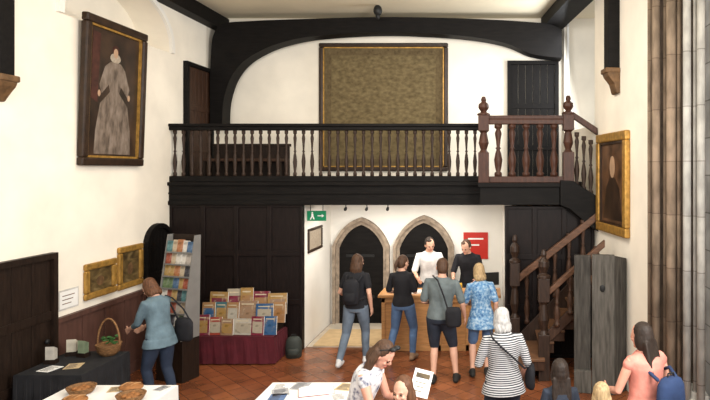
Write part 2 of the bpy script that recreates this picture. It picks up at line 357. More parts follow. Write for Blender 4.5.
def newel(parent,x,y,z0,z1,m,r=.07,loc_name='newel_post'):
    h=z1-z0;b=B();b.box(-r,r,-r,r,0,h*.35);b.lathe([(r*.9,h*.35),(r*.55,h*.38),(r*.95,h*.46),(r*.6,h*.58),(r*.9,h*.6)],n=14)
    b.box(-r,r,-r,r,h*.60,h*.78);b.lathe([(r*1.2,h*.78),(r*1.2,h*.80),(r*.5,h*.82),(r*1.0,h*.87),(r*.95,h*.91),(r*.4,h*.94),(r*.55,h*.96),(r*.3,h)],n=14)
    return b.make(loc_name,m,parent,loc=(x,y,z0),bevel=.006)
newel(lb,-.10,9.48,2.80,4.16,M['red_oak'],.085);newel(lb,1.235,9.48,2.80,4.18,M['red_oak'],.085)
b=B();b.box(-.02,1.16,9.42,9.54,3.72,3.80);b.box(-.02,1.16,9.44,9.52,3.80,3.86);b.make('top_rail',M['red_oak'],lb,bevel=.01)
B().box(-.02,1.16,9.43,9.53,2.80,2.90).make('bottom_rail',M['red_oak'],lb,bevel=.01)
first=None
for x in(.13,.35,.57,.79,1.01):
    if not first: first=B().lathe([(r*1.75,z*.82/.76) for r,z in prof],n=12).make('baluster',M['red_oak'],lb,loc=(x,9.48,2.9),smooth=True)
    else: dup(first,lb,(x,9.48,2.9))
b=B();b.prism([(1.30,3.82),(1.30,3.92),(1.69,3.66),(1.69,3.55)],'y',9.42,9.53);b.make('sloping_rail',M['red_oak'],lb,bevel=.008)
for x in(1.37,1.48,1.59): B().lathe([(r*1.1,z*1.14) for r,z in prof],n=12).make('baluster',M['baluster'],lb,loc=(x,9.47,2.80-(x-1.24)*.55),smooth=True)
b=B();b.box(-.16,-.06,9.56,9.94,3.70,3.78);b.box(-.15,-.07,9.56,9.94,2.80,2.88);b.make('return_rail',M['red_oak'],lb)
# ------------------------------------------------------------ lower staircase
st=thing('staircase','dark oak stair with turned balusters and tall carved newel posts','staircase',(0,0,0))
n=8
for i in range(n):
    x0=.42+i*.155;z=(i+1)*.17
    y0=8.45 if i<2 else 8.72
    b=B();b.box(x0,x0+.2 if i<n-1 else 1.66,y0,9.36,z-.17,z-.035);b.mi=1;b.box(x0-.025,x0+.2 if i<n-1 else 1.66,y0-.025,9.36,z-.035,z)
    b.make('step',[M['brown'],M['tread']],st,bevel=.006)
B().prism([(.40,.0),(.40,.38),(1.62,1.64),(1.62,1.0),(.66,0)],'y',9.36,9.41).make('stringer',M['stair_oak'],st,bevel=.006)
B().prism([(.80,.46),(.80,.64),(1.62,1.48),(1.62,1.26)],'y',8.64,8.70).make('stringer',M['stair_bal'],st,bevel=.006)
newel(st,.39,9.42,0,1.98,M['stair_oak'],.075);newel(st,.77,8.60,0,1.86,M['stair_oak'],.08)
def slope(x0,z0,x1,z1,y,nm,m,h=.1):
    B().prism([(x0,z0),(x0,z0+h),(x1,z1+h),(x1,z1)],'y',y-.05,y+.05).make(nm,m,st,bevel=.01)
slope(.45,1.24,1.66,2.20,9.42,'handrail',M['rail'],.13);slope(.83,1.20,1.64,1.90,8.60,'handrail',M['rail'],.10)
for k in range(5):
    x=.58+k*.22;B().lathe([(r*1.2,z*1.06) for r,z in prof],n=12).make('baluster',M['stair_bal'],st,loc=(x,9.42,.42+(x-.4)*.93),smooth=True)
for k in range(4):
    x=.96+k*.19;B().lathe([(r*1.3,z*.82) for r,z in prof],n=12).make('baluster',M['stair_bal'],st,loc=(x,8.60,.64+(x-.83)*.92),smooth=True)
sc=thing('plank_screen','solid weathered grey oak panel with thick edge beside the stair','screen',(0,0,0))
def board(x0,y0,x1,y1,z0,z1,th,m,nm='board'):
    dx,dy=x1-x0,y1-y0;L=math.hypot(dx,dy);nx,ny=dy/L*th,-dx/L*th
    b=B();vs=[(x0,y0,0),(x1,y1,0),(x1-nx,y1-ny,0),(x0-nx,y0-ny,0),(x0,y0,z0),(x1,y1,z1),(x1-nx,y1-ny,z1),(x0-nx,y0-ny,z0)]
    b.add(vs,[(3,2,1,0),(4,5,6,7),(0,1,5,4),(1,2,6,5),(2,3,7,6),(3,0,4,7)])
    b.make(nm,m,sc,bevel=.010)
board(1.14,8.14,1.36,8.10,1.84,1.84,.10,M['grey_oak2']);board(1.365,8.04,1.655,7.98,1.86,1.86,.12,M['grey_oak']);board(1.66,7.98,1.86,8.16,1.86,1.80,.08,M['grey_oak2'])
board(1.13,8.08,1.36,8.04,.30,.30,.08,M['grey_oak'],'foot_rail')
B().ell((0,0,0),(.035,.012,.05)).make('keyhole',M['iron'],sc,loc=(1.50,8.005,1.42),rz=-.2)
# ------------------------------------------------------------ pictures
def picture(name,label,cat,loc,rz,w,h,fw,fm,cmat,depth=.06,slip=None,extra=None,tilt=0):
    t=thing(name,label,cat,loc,rz)
    t.rotation_euler=(0,tilt,rz)
    b=B()
    for (y0,y1,z0,z1) in[(0,w,0,fw),(0,w,h-fw,h),(0,fw,fw,h-fw),(w-fw,w,fw,h-fw)]:
        b.box(0,depth,y0,y1,z0,z1)
    b.make('frame',fm,t,bevel=min(.02,fw*.25))
    if slip:
        b=B();g=fw*.25
        for (y0,y1,z0,z1) in[(fw,w-fw,fw,fw+g),(fw,w-fw,h-fw-g,h-fw),(fw,fw+g,fw,h-fw),(w-fw-g,w-fw,fw,h-fw)]:
            b.box(0,depth*.7,y0,y1,z0,z1)
        b.make('slip',slip,t)
    B().box(0,depth*.35,fw*.9,w-fw*.9,fw*.9,h-fw*.9).make('canvas',cmat,t)
    if extra: extra(t,w,h,depth*.35)
    return t
def lady(t,w,h,d):
    c=w*.5
    B().prism([(c-.40,.16),(c+.40,.16),(c+.38,.5),(c+.30,.85),(c+.10,1.02),(c+.14,1.12),(c+.30,.98),(c+.34,1.10),(c+.22,1.36),(c+.12,1.44),(c-.10,1.44),(c-.22,1.36),(c-.33,1.10),(c-.28,.98),(c-.13,1.12),(c-.10,1.02),(c-.30,.85),(c-.38,.5)],'x',d,d+.004).make('painted_gown',M['gown'],t)
    B().ell((d+.002,c,1.50),(.004,.12,.07)).make('painted_ruff',M['ruff'],t)
    B().ell((d+.005,c,1.57),(.004,.05,.07)).make('painted_face',M['ptskin'],t)
    B().ell((d+.003,c,1.62),(.003,.07,.06)).make('painted_hair',M['drape'],t)
    B().prism([(w*.14,.9),(w*.24,.85),(w*.26,1.78),(w*.14,1.80)],'x',d,d+.002).make('painted_drape',M['drape'],t)
    for sg in(-1,1): B().ell((d+.004,c+.33*sg,.98),(.003,.03,.045)).make('painted_hand',M['ptskin'],t)
picture('portrait_painting','large full-length portrait of a lady in a pale gown, dark frame','painting',(XL,7.72,3.06),0,1.37,1.99,.11,M['frame_dark'],M['ptg_dark'],.09,M['gold'],lady,.035)
def head_p(t,w,h,d):
    c=w*.5
    B().prism([(c-w*.3,h*.14),(c+w*.3,h*.14),(c+w*.22,h*.45),(c+w*.08,h*.55),(c-w*.08,h*.55),(c-w*.22,h*.45)],'x',d,d+.004).make('painted_coat',M['ptg_dark'],t)
    B().ell((d+.004,c,h*.66),(.004,w*.09,h*.11)).make('painted_face',M['ptskin'],t)
def land(t,w,h,d):
    B().ell((d+.002,w*.5,h*.45),(.004,w*.12,h*.14)).make('painted_subject',M['corbel'],t)
picture('gilt_painting','small gilt-framed dark painting hung above the wainscot','painting',(XL,7.85,1.28),0,.66,.48,.09,M['gold'],M['ptg_land'],.05,None,land)
picture('gilt_painting','taller gilt-framed painting hung above the wainscot','painting',(XL,8.56,1.27),0,.60,.62,.09,M['gold'],M['ptg_land'],.05,None,land)
t=thing('wall_notice','small white printed notice in a thin grey frame above the wainscot','notice',(XL,7.40,1.25))
B().box(0,.010,0,.36,0,.25).make('frame',M['pale_stone'],t);B().box(.010,.013,.02,.34,.02,.23).make('sheet',M['white'],t)
for i in range(3): B().box(.013,.015,.06,.28-.03*i,.17-i*.05,.18-i*.05).make('printed_line',M['corbel'],t)
picture('gold_framed_portrait','gold-framed half-length portrait on the wall by the stair','painting',(XR(9.33),9.33,2.08),math.pi+AR,1.30,1.46,.13,M['gold'],mat('portrait_brown',(.10,.05,.025),.4,.6,4),.08,M['frame_dark'],head_p)
picture('passage_picture','small framed print on the passage wall','picture',(-3.12,10.25,1.57),0,.85,.42,.05,M['frame_dark'],M['ruff'],.03)
def cloth_x(t,w,h,d):
    b=B()
    for (y0,y1,z0,z1) in[(.12,w-.12,.12,.24),(.12,w-.12,h-.24,h-.12),(.12,.24,.24,h-.24),(w-.24,w-.12,.24,h-.24)]: b.box(d,d+.004,y0,y1,z0,z1)
    b.make('painted_border',M['parch2'],t)
picture('framed_painted_cloth','huge faded brown painted cloth in a narrow dark frame','painting',(-3.34,YB,2.98),-math.pi/2,2.52,2.5,.08,M['frame_dark'],M['parch'],.07,M['gold'],cloth_x)
t=thing('settle','dark oak panelled settle standing on the gallery','bench',(0,0,0))
b=B();b.box(-4.95,-3.6,10.75,10.80,2.8,3.42);b.box(-4.97,-3.58,10.74,10.82,3.42,3.47);b.make('backrest',M['dark'],t,bevel=.005)
B().box(-4.95,-3.6,10.3,10.75,3.15,3.20).make('seat',M['brown'],t,bevel=.005)
for x in(-4.95,-3.66):
    for y in(10.3,10.69): B().box(x,x+.06,y,y+.06,2.8,3.15).make('leg',M['dark'],t)
t=thing('exit_sign','green hanging emergency exit sign with white figure and arrow','sign',(-3.09,10.13,2.14))
B().box(0,.32,0,.03,0,.17).make('panel',M['green'],t,bevel=.004)
b=B();b.ell((.09,-.002,.140),(.014,.003,.014));b.prism([(.075,.125),(.105,.125),(.11,.08),(.13,.03),(.11,.025),(.09,.07),(.065,.02),(.05,.03),(.075,.08)],'y',-.004,0)
b.box(.18,.26,-.004,0,.08,.095);b.prism([(.25,.06),(.29,.087),(.25,.115)],'y',-.004,0);b.make('pictogram',M['white'],t)
for x_ in(.05,.26): B().box(x_,x_+.01,.01,.02,.17,.33).make('hanger',M['iron'],t)
t=thing('red_notice','red notice with white lettering lines on the passage wall','notice',(-.52,YB-.03,1.26))
B().box(0,.48,0,.02,0,.52).make('board',M['red'],t)
for i,w in enumerate((.3,.22)): B().box(.09,.09+w,-.003,0,.38-i*.12,.41-i*.12).make('lettering',M['white'],t)
B().box(-3.0,-1.75,10.16,11.2,.012,.03).make('door_mat',M['tan'],bevel=.004,meta=('flat tan coir mat on the passage floor','mat'))
# ------------------------------------------------------------ counter
t=thing('reception_desk','pale orange oak reception desk with panelled front','desk',(0,0,0))
B().box(-1.86,.18,9.92,10.55,.88,.93).make('desktop',M['counter'],t,bevel=.01)
b=B();b.box(-1.80,.12,9.98,10.02,0,.88);b.box(-1.80,-1.76,9.98,10.5,0,.88);b.box(.08,.12,9.98,10.5,0,.88);b.make('front_panel',M['counter'],t,bevel=.005)
b=B()
for i in range(5):
    x=-1.80+i*.465;b.box(x,x+.06,9.95,9.98,0,.88)
b.box(-1.80,.12,9.95,9.98,0,.1);b.box(-1.80,.12,9.95,9.98,.80,.88);b.make('moulding',M['counter'],t,bevel=.004)
def simple(name,label,cat,m,loc,dims,rz=0,group=None,rot=None):
    w,d,h=dims;return B().box(-w/2,w/2,-d/2,d/2,0,h).make(name,m,loc=loc,rz=rz,rot=rot,bevel=min(dims)*.1,meta=(label,cat,group))
simple('leaflet_box','yellow leaflet holder on the reception desk','holder',cm('yellow_card',(.6,.35,.03)),(-.55,10.1,.93),(.16,.12,.16))
simple('paper_stack','stack of white papers on the reception desk','papers',M['white'],(-1.3,10.12,.93),(.3,.22,.03),.2)
simple('paper_stack','stack of white papers on the reception desk','papers',M['white'],(-.2,10.08,.93),(.2,.22,.05),-.2)
t=thing('computer_monitor','small black computer monitor on the reception desk','monitor',(0,10.36,.93),.3)
B().box(-.16,.16,-.015,.015,.08,.30).make('screen',M['iron'],t,bevel=.005)
b=B();b.box(-.1,.1,-.08,.08,0,.015);b.box(-.02,.02,.01,.03,0,.2);b.make('stand',M['iron'],t)
# ------------------------------------------------------------ book table
t=thing('book_table','low table draped in a burgundy cloth','table',(-4.0,9.55,0))
B().box(-.66,.66,-.30,.30,.41,.43).make('tabletop',M['burg'],t,bevel=.01)
def lerp(a,b_,u):return a+(b_-a)*u
def skirt_cloth(w,d,z0,z1,m,parent,flare,name='cloth'):
    b=B();per=[];cor=[(-w,-d),(w,-d),(w,d),(-w,d)]
    for k in range(4):
        a=cor[k];c=cor[(k+1)%4];N_=20
        for i in range(N_):
            u=i/N_;x=lerp(a[0],c[0],u);y=lerp(a[1],c[1],u);o=.014*math.sin(i*1.9);nx,ny=[(0,-1),(1,0),(0,1),(-1,0)][k]
            per.append((x,y,x+nx*(flare+o),y+ny*(flare+o)))
    L=len(per);b.add([(p[0],p[1],z1) for p in per]+[(p[2],p[3],z0) for p in per],[(i,(i+1)%L,L+(i+1)%L,L+i) for i in range(L)])
    return b.make(name,m,parent)
skirt_cloth(.67,.31,.02,.42,M['burg'],t,.02)
t=thing('display_stand','dark stepped stand holding rows of books','stand',(-4.0,9.55,.43))
b=B();b.box(-.62,.62,.0,.12,0,.13);b.box(-.62,.62,.12,.28,0,.24);b.make('steps',M['dark'],t)
cols=[(.30,.05,.03),(.34,.20,.06),(.03,.09,.20),(.36,.31,.23),(.08,.14,.06),(.28,.13,.04),(.18,.02,.04),(.28,.17,.10),(.03,.05,.10),(.32,.17,.07),(.42,.38,.31),(.05,.14,.16)]
bm_=[ramp_mat('book_cover_%d'%i,[tuple(q*.22 for q in c),c,tuple(q*.8+.03 for q in c),(.42,.31,.19)],10,(1,1,1),.35,5) for i,c in enumerate(cols)]
ink_l=cm('cream_title',(.5,.42,.29))
def book(loc,w,h,th,m,rx=-.25,rz=0,label='large paperback with a colourful cover standing on the display',group='books on the display stand'):
    b=B();b.box(-w/2,w/2,0,th,0,h);b.mi=1;b.box(-w/2+.004,w/2+.002,.003,th-.003,.003,h-.002)
    b.mi=2;b.box(-w*.36,w*.30,-.001,0,h*.83,h*.88)
    b.mi=3;b.box(-w*.40,w*.40,-.001,0,h*.12,h*.72)
    return b.make('book',[m,M['white'],ink_l,random.choice(bm_)],loc=loc,rot=(rx,0,rz),meta=(label,'book',group))
last=None
for r,(yy,z,h) in enumerate([(9.32,.432,.30),(9.56,.562,.34),(9.69,.672,.40)]):
    x=-4.64+.05*r;i=0
    while x<-3.46:
        w=random.choice([.20,.23,.27,.30]);hh=h*random.uniform(.82,1.06);m_=random.choice([q for q in bm_ if q is not last]);last=m_
        book((x+w/2,yy+.022*(i%2),z),w,hh,.018,m_,-.10,random.uniform(-.10,.10));x+=w*.95;i+=1
def rucksack(label,loc,rz,m,w=.28,d=.15,h=.38,straps=False):
    t=thing('backpack',label,'backpack',loc,rz)
    b=B();rs=[]
    for z,k in[(0,.8),(.03,.97),(h*.5,1.0),(h*.8,.92),(h*.95,.7),(h,.4)]:
        rs.append((V((0,0,z)),V((w/2*k,0,0)),V((0,d/2*k,0))))
    b.rings(rs,18);b.make('bag_body',m,t,smooth=True)
    b=B();b.rings([(V((0,-d*.45,z)),V((w*.36*k,0,0)),V((0,d*.25*k,0))) for z,k in[(.04,.7),(.08,1),(h*.4,1),(h*.48,.7)]],14);b.make('front_pocket',m,t,smooth=True)
    b=B();b.tube([(-.04,0,h-.02),(-.03,0,h+.03),(.03,0,h+.03),(.04,0,h-.02)],.008,6);b.make('grab_handle',M['iron'],t)
    if straps:
        for s in(-1,1):
            b=B();b.tube([(s*.10,d*.3,h*.92),(s*.12,d*.9,h+.02),(s*.13,d*1.6,h-.03),(s*.15,d*1.75,h*.65),(s*.15,d*1.1,h*.2),(s*.12,d*.35,.06)],.016,6);b.make('shoulder_strap',m,t,smooth=True)
    return t
rucksack('small dark green rucksack standing on the tiles by the panelling',(-3.14,9.6,0),.2,mat('olive_nylon',(.03,.035,.03)),.26,.16,.34)
# ------------------------------------------------------------ postcard rack
RA=-.30;RL=V((-4.50,8.62,0));HW=.235
rk=thing('postcard_rack','slim grey rack densely packed with overlapping brochures and cards','rack',RL,RA)
b=B();b.box(-HW,HW,-.14,.18,0,.60);b.make('base',M['dark'],rk,bevel=.01)
for s in(-HW-.008,HW+.008): B().prism([(-.18,.60),(.16,.60),(.19,2.06),(.08,2.06)],'x',s-.007,s+.007).make('side_panel',M['wire'],rk)
B().prism([(.14,.60),(.17,.60),(.19,2.06),(.17,2.06)],'x',-HW,HW).make('back_panel',M['dark'],rk)
cardm=[ramp_mat('card_%d'%i,[tuple(q*.3 for q in c),c,tuple(q*.5+.22 for q in c)],11,(1,1,1),.4,5) for i,c in enumerate([(.36,.32,.28),(.42,.34,.24),(.28,.07,.04),(.06,.12,.22),(.45,.36,.25),(.34,.14,.06),(.12,.18,.09),(.04,.04,.05),(.58,.55,.5),(.36,.24,.09),(.07,.17,.18),(.5,.48,.45)])]
for k in range(8):
    z=.61+k*.170;yo=-.16+.026*k
    b=B();b.box(-HW,HW,yo,yo+.14,z,z+.010);b.box(-HW,HW,yo-.005,yo,z,z+.022);b.make('shelf',M['wire'],rk)
    for i in range(5):
        x=-.182+i*.091;p=RL+RZ(RA)@V((x,yo+.020+.006*(i%2),z+.012))
        B().box(-.048,.048,0,.035,0,random.uniform(.15,.19)).make('postcard',random.choice(cardm),loc=p,rot=(-.20,0,RA+random.uniform(-.07,.07)),meta=('printed card standing in the grey rack','postcard','cards in the grey rack'))
# ------------------------------------------------------------ tables
def table(label,x0,x1,y0,y1,z,m,drop=.7):
    t=thing('table',label,'table',((x0+x1)/2,(y0+y1)/2,0));w=(x1-x0)/2;d=(y1-y0)/2
    B().box(-w,w,-d,d,z-.03,z).make('tabletop',m,t,bevel=.006)
    skirt_cloth(w+.004,d+.004,z-drop,z-.004,m,t,.025,'tablecloth')
    for sx in(-1,1):
        for sy in(-1,1): B().box(sx*(w-.06)-.025,sx*(w-.06)+.025,sy*(d-.06)-.025,sy*(d-.06)+.025,0,z-.03).make('leg',M['dark'],t)
    return t
table('small table under a black cloth beside the wainscot',-5.2,-4.46,6.55,7.42,.76,M['black_cloth'],.7)
table('trestle table spread with a white cloth',-4.38,-3.27,5.3,6.28,.75,M['white_cloth'],.5)
table('trestle table spread with a white cloth and papers',-2.30,-1.36,5.4,6.36,.75,M['white_cloth'],.5)
def paper(x,y,z,w,h,rz,m=None,label='printed leaflet lying on the table',g='leaflets on the tables'):
    b=B();b.box(-w/2,w/2,-h/2,h/2,0,.003);b.mi=1
    for i in range(5): b.box(-w*.38,w*random.uniform(.1,.38),-h*.38+i*h*.16,-h*.38+i*h*.16+h*.07,.003,.0035)
    return b.make('leaflet',[m or M['white'],cm('ink',(.05,.05,.06))],loc=(x,y,z),rz=rz,meta=(label,'leaflet',g))
pm=[M['white'],cm('grey_card',(.35,.35,.36)),cm('buff_card',(.5,.38,.22)),cm('blue_card',(.1,.16,.3))]
for i,(x,y,r) in enumerate([(-2.17,6.22,.2),(-1.97,6.24,-.1),(-1.50,6.22,-.2),(-2.1,5.92,.1),(-1.5,5.95,.4),(-2.12,6.07,.4)]): paper(x,y,.751+.002*(i%2),.16,.20,r,pm[i%4])
t=thing('open_book','open visitor book lying on the white table','book',(-1.76,6.08,.757),.3)
b=B();b.prism([(-.17,0),(-.17,.012),(-.09,.025),(0,.012),(.09,.025),(.17,.012),(.17,0)],'y',-.11,.11);b.make('pages',M['white'],t);B().box(-.175,.175,-.115,.115,-.004,0).make('cover',cm('cover_red',(.25,.03,.03)),t)
def loaf(x,y,r,label,name='bread_loaf'):
    t=thing(name,label,'bread',(x,y,.75));b=B();b.ell((0,0,.04),(r,r*.75,.04));b.make('crust',M['bread'],t,smooth=True)
    b=B()
    for i in(-1,0,1): b.tube([(i*r*.4-.02,-r*.4,.066),(i*r*.4,0,.078),(i*r*.4+.02,r*.4,.066)],.007,6)
    b.make('score_mark',cm('crumb',(.4,.22,.10)),t,smooth=True)
def bowl(x,y,r,label):
    t=thing('wicker_basket',label,'basket',(x,y,.75));b=B()
    b.lathe([(r*.7,0),(r*.85,.02),(r,.06),(r*1.04,.07),(r*.95,.065),(r*.75,.02),(r*.1,.015)],n=20);b.make('bowl',M['wicker'],t,smooth=True)
    for i in range(7):
        a=i*2.4;q=r*.6*math.sqrt(i/7);B().ell((0,0,0),(.035,.028,.022)).make('bread_roll',M['bread'],t,loc=(q*math.cos(a),q*math.sin(a),.045),smooth=True)
bowl(-4.12,6.05,.13,'shallow round wicker basket of rolls on the white table');loaf(-3.66,6.12,.12,'round crusty brown loaf on the white table')
loaf(-4.0,5.78,.12,'round crusty brown loaf on the white table');bowl(-3.5,5.85,.13,'shallow round wicker basket of rolls on the white table')
paper(-3.84,6.15,.751,.12,.16,.3,pm[2]);paper(-3.38,6.18,.751,.1,.14,-.3,pm[1])
t=thing('handled_basket','round wicker basket with tall hoop handle and greenery','basket',(-4.62,7.27,.76))
B().lathe([(.08,0),(.12,.05),(.14,.13),(.145,.14),(.12,.13),(.05,.1)],n=18).make('bowl',M['wicker'],t,smooth=True)
B().tube([(.135*math.cos(a),0,.12+.32*math.sin(a)) for a in[math.pi*i/14 for i in range(15)]],.011,8).make('handle',M['wicker'],t,smooth=True)
b=B()
for i in range(26):
    a=random.random()*6.28;r=random.random()*.11;b.ell((r*math.cos(a),r*math.sin(a),.14+random.random()*.08),(.03,.014,.01),RZ(a)@RX(.5))
b.make('foliage',M['leaf'],t)
for (x,y,r,c) in[(-5.05,7.25,.3,(.5,.45,.36)),(-4.88,7.2,-.2,(.22,.27,.17)),(-5.08,6.95,.1,(.5,.46,.4))]:
    t=thing('leaflet_holder','small upright holder of leaflets on the black cloth','holder',(x,y,.76),r)
    B().box(-.06,.06,-.04,.04,0,.05).make('tray',M['dark'],t)
    b=B()
    for i in range(4): b.box(-.05,.05,-.03+i*.018,-.027+i*.018,.01,.2-.01*i)
    b.make('leaflets',cm('leafl%d'%int(-x*100),c),t)
paper(-4.75,6.85,.761,.16,.2,.3,pm[2]);paper(-4.95,6.75,.761,.16,.2,-.2)
for i in range(3):
    t=thing('spotlight','small black spotlight fixed beneath the gallery beam','lamp',(-2.4+i*.35,9.99,2.42),0,'spotlights beneath the beam')
    B().tube([(0,0,-.05),(0,-.04,-.075)],[.02,.027],10).make('lamp_head',M['iron'],t,smooth=True);B().tube([(0,0,0),(0,0,-.05)],.008,6).make('bracket',M['iron'],t)
# ------------------------------------------------------------ people
def remesh(b,name,m,parent,voxel=.01,it=3):
    me=b.mesh('tmp',[m]);o=bpy.data.objects.new('tmp',me);bpy.context.collection.objects.link(o)
    r=o.modifiers.new('r','REMESH');r.mode='VOXEL';r.voxel_size=voxel;r.use_smooth_shade=True
    if it:
        s=o.modifiers.new('s','SMOOTH');s.factor=.5;s.iterations=it
    dg=bpy.context.evaluated_depsgraph_get();n=bpy.data.meshes.new_from_object(o.evaluated_get(dg),depsgraph=dg)
    bpy.data.objects.remove(o);n.name=name;n.materials.clear();n.materials.append(m)
    for p in n.polygons:p.use_smooth=True;p.material_index=0
    q=bpy.data.objects.new(name,n);bpy.context.collection.objects.link(q);q.parent=parent;return q
def ik(a,t,l1,l2,pole):
    d=t-a;L=min(d.length,(l1+l2)*.998);dn=d.normalized();t=a+dn*L;x=(l1*l1-l2*l2+L*L)/(2*L);h=math.sqrt(max(l1*l1-x*x,0))
    pv=pole-dn*pole.dot(dn);pv.normalize();return a+dn*x+pv*h,t
def person(label,x,y,yaw,H=1.7,fem=True,lean=0,side=0,hp=0,hy=0,lh=(-.24,.08,.86),rh=(.24,.08,.86),lf=(-.1,0,0),rf=(.1,0,0),skin='skin_fair',
           hair=('short','hair_brown'),top=('cloth_black',.45,.88),bottom=('pants','denim',.97),shoes='shoe_dark',face=False,bulk=1.0,child=False,sway=0):
    k=H/1.7;t=thing('person',label,'person',(x,y,0),yaw)
    sw=.90 if fem else 1.0;hw=1.06 if fem else .97
    hs=1.0 if not child else 1.2
    P=V((sway,0,.93-abs(sway)*.2));R=RY(side-sway*1.2)@RX(-lean)
    def T(p): p=V(p);return P+R@V((p.x,p.y,p.z-.93))
    def S(b):
        for i,v in enumerate(b.v): b.v[i]=v*k
        return b
    def torso(b,z0,z1,off,neck=True):
        prof=[(.84,.135*hw,.10),(.90,.165*hw,.118),(.97,.158*hw,.112),(1.06,.135,.098),(1.14,.135,.100),(1.24,.150*(sw+.05),.112),(1.32,.168*sw,.114),(1.38,.165*sw,.098),(1.42,.115*sw,.078),(1.45,.068,.062),(1.50,.052,.054),(1.55,.05,.05)]
        rs=[]
        for z,rx,ry_ in prof:
            if z<z0-1e-6 or z>z1+1e-6: continue
            kk=bulk if z<1.40 else 1
            c=T((0,0.0 if z<1.4 else .01,z));rs.append((c,R@V((rx*kk+off,0,0)),R@V((0,ry_*kk+off,0))))
        b.rings(rs,20)
    N0=T((0,.01,1.47));Rh=R@RZ(hy)@RX(-hp);hc=N0+Rh@V((0,.02,.11*hs))
    def Hd(p):return hc+Rh@(V(p)*hs)
    def HE(b,c,r): b.ell(Hd(c),tuple(q*hs for q in r),Rh,16)
    arms=[];legs=[]
    for s,w in((-1,lh),(1,rh)):
        sh=T((s*.178*sw*min(bulk,1.12),0,1.375));el,wr=ik(sh,V(w),.285,.25,V((s*.45,-1,-.25)));arms.append((s,sh,el,wr))
    for s,f in((-1,lf),(1,rf)):
        hp_=P+V((s*.09*hw,0,-.03));kn,an=ik(hp_,V((f[0],f[1]-.02,.085+f[2])),.42,.42,V((s*.08,1,0)));legs.append((s,hp_,kn,an))
    b=B();torso(b,.8,1.56,-.004)
    HE(b,(0,0,.02),(.074,.094,.098));HE(b,(0,.026,-.04),(.057,.066,.074));HE(b,(0,.066,-.092),(.026,.024,.02));HE(b,(0,.100,-.018),(.011,.017,.022));HE(b,(0,.086,.012),(.045,.012,.010))
    for s in(-1,1): HE(b,(s*.077,0,-.012),(.010,.020,.030));HE(b,(s*.035,.072,-.03),(.02,.016,.016))
    for s,sh,el,wr in arms:
        b.tube([T((s*.08,0,1.38)),sh,sh.lerp(el,.35),el,el.lerp(wr,.3),wr],[.05,.049,.045,.036,.036,.024],12)
        d=(wr-el).normalized();n=V((-s,.15,-.1));n=(n-d*n.dot(d)).normalized();q=d.cross(n).normalized()
        if q.dot(V((0,1,.6)))<0:q=-q
        Rm=Matrix((q,n,d)).transposed()
        b.ell(wr+d*.048,(.040,.016,.052),Rm,12)
        for i,(o,ln) in enumerate([(.030,.060),(.011,.070),(-.009,.064),(-.028,.050)]):
            p0=wr+d*.08+q*o;d1=(d+q*o*3.5+n*.30).normalized();p1=p0+d1*ln*.55;d2=(d+n*.9).normalized();b.tube([p0-d*.02,p0,p1,p1+d2*ln*.5],[.0095,.009,.0085,.007],7)
        p0=wr+d*.02+q*.026;p1=p0+(d*.6+q*.75+n*.2).normalized()*.038;b.tube([p0,p1,p1+(d+q*.25+n*.3).normalized()*.03],[.012,.0105,.008],7)
    for s,h0,kn,an in legs:
        m_=h0.lerp(kn,.5);b.tube([h0,m_,kn,kn.lerp(an,.3)+V((0,-.012,0)),kn.lerp(an,.7),an],[.086,.074,.052,.054,.040,.034],14)
        b.tube([an+V((0,-.03,-.045)),an+V((0,.06,-.045)),an+V((s*.01,.15,-.055))],[.034,.036,.026],10)
    remesh(S(b),'body',M[skin],t,.0075*k,2)
    tm,sl,hem=top
    b=B();torso(b,hem,1.46,.014)
    if hem<.84:
        rr=[]
        for z in(hem,(hem+.9)/2,.9): 
            g=(.9-z)*.25;rr.append((P+V((0,0,z-.93)),V((.17*hw*bulk+.02+g,0,0)),V((0,.125*bulk+.02+g,0))))
        b.rings(rr,20)
    for s,sh,el,wr in arms:
        pts=[T((s*.07,0,1.375)),sh];rd=[.055,.058]
        L1=min(sl/.5,1.0)
        if L1>0:
            pts.append(sh.lerp(el,L1*.5));rd.append(.056);pts.append(sh.lerp(el,L1));rd.append(.056 if L1<1 else .047)
        if sl>.5:
            u=(sl-.5)/.5;pts.append(el.lerp(wr,u));rd.append(.037)
        b.tube(pts,rd,14,cap=sl>0)
    remesh(S(b),'top',M[tm],t,.011*k,3)
    kind,bmz,fr=bottom
    b=B()
    rs=[(T((0,0,z)),R@V((rx*bulk,0,0)),R@V((0,ry_*bulk,0))) for z,rx,ry_ in[(.93,.175*hw,.125),(1.0,.16*hw,.118)]]
    rs=[(P+V((0,0,-.10)),V((.15*hw*bulk,0,0)),V((0,.115*bulk,0))),(P+V((0,0,-.04)),V((.178*hw*bulk,0,0)),V((0,.13*bulk,0)))]+rs
    b.rings(rs,20)
    for s,h0,kn,an in legs:
        pts=[h0,h0.lerp(kn,.5)];rd=[.10*bulk,.088*bulk]
        L1=min(fr/.5,1);pts[1]=h0.lerp(kn,.5*L1);pts.append(h0.lerp(kn,L1));rd.append(.068 if L1==1 else .078)
        if fr>.5:
            u=(fr-.5)/.5;pts+= [kn.lerp(an,.35*u)+V((0,-.01,0)),kn.lerp(an,u)];rd+=[.064,.050]
        b.tube(pts,rd,14)
    remesh(S(b),'trousers' if fr>.55 else 'shorts',M[bmz],t,.011*k,3)
    for s,h0,kn,an in legs:
        b=B();b.tube([an+V((0,-.035,-.04)),an+V((0,.05,-.035)),an+V((s*.012,.11,-.048)),an+V((s*.012,.165,-.052))],[.044,.045,.042,.03],12);b.tube([an+V((0,-.01,-.03)),an+V((0,-.01,.01))],.046,12)
        for v in b.v: v.z=max(v.z,an.z-.085)
        remesh(S(b),'shoe',M[shoes],t,.009*k,2)
    st_,hm=hair;b=B()
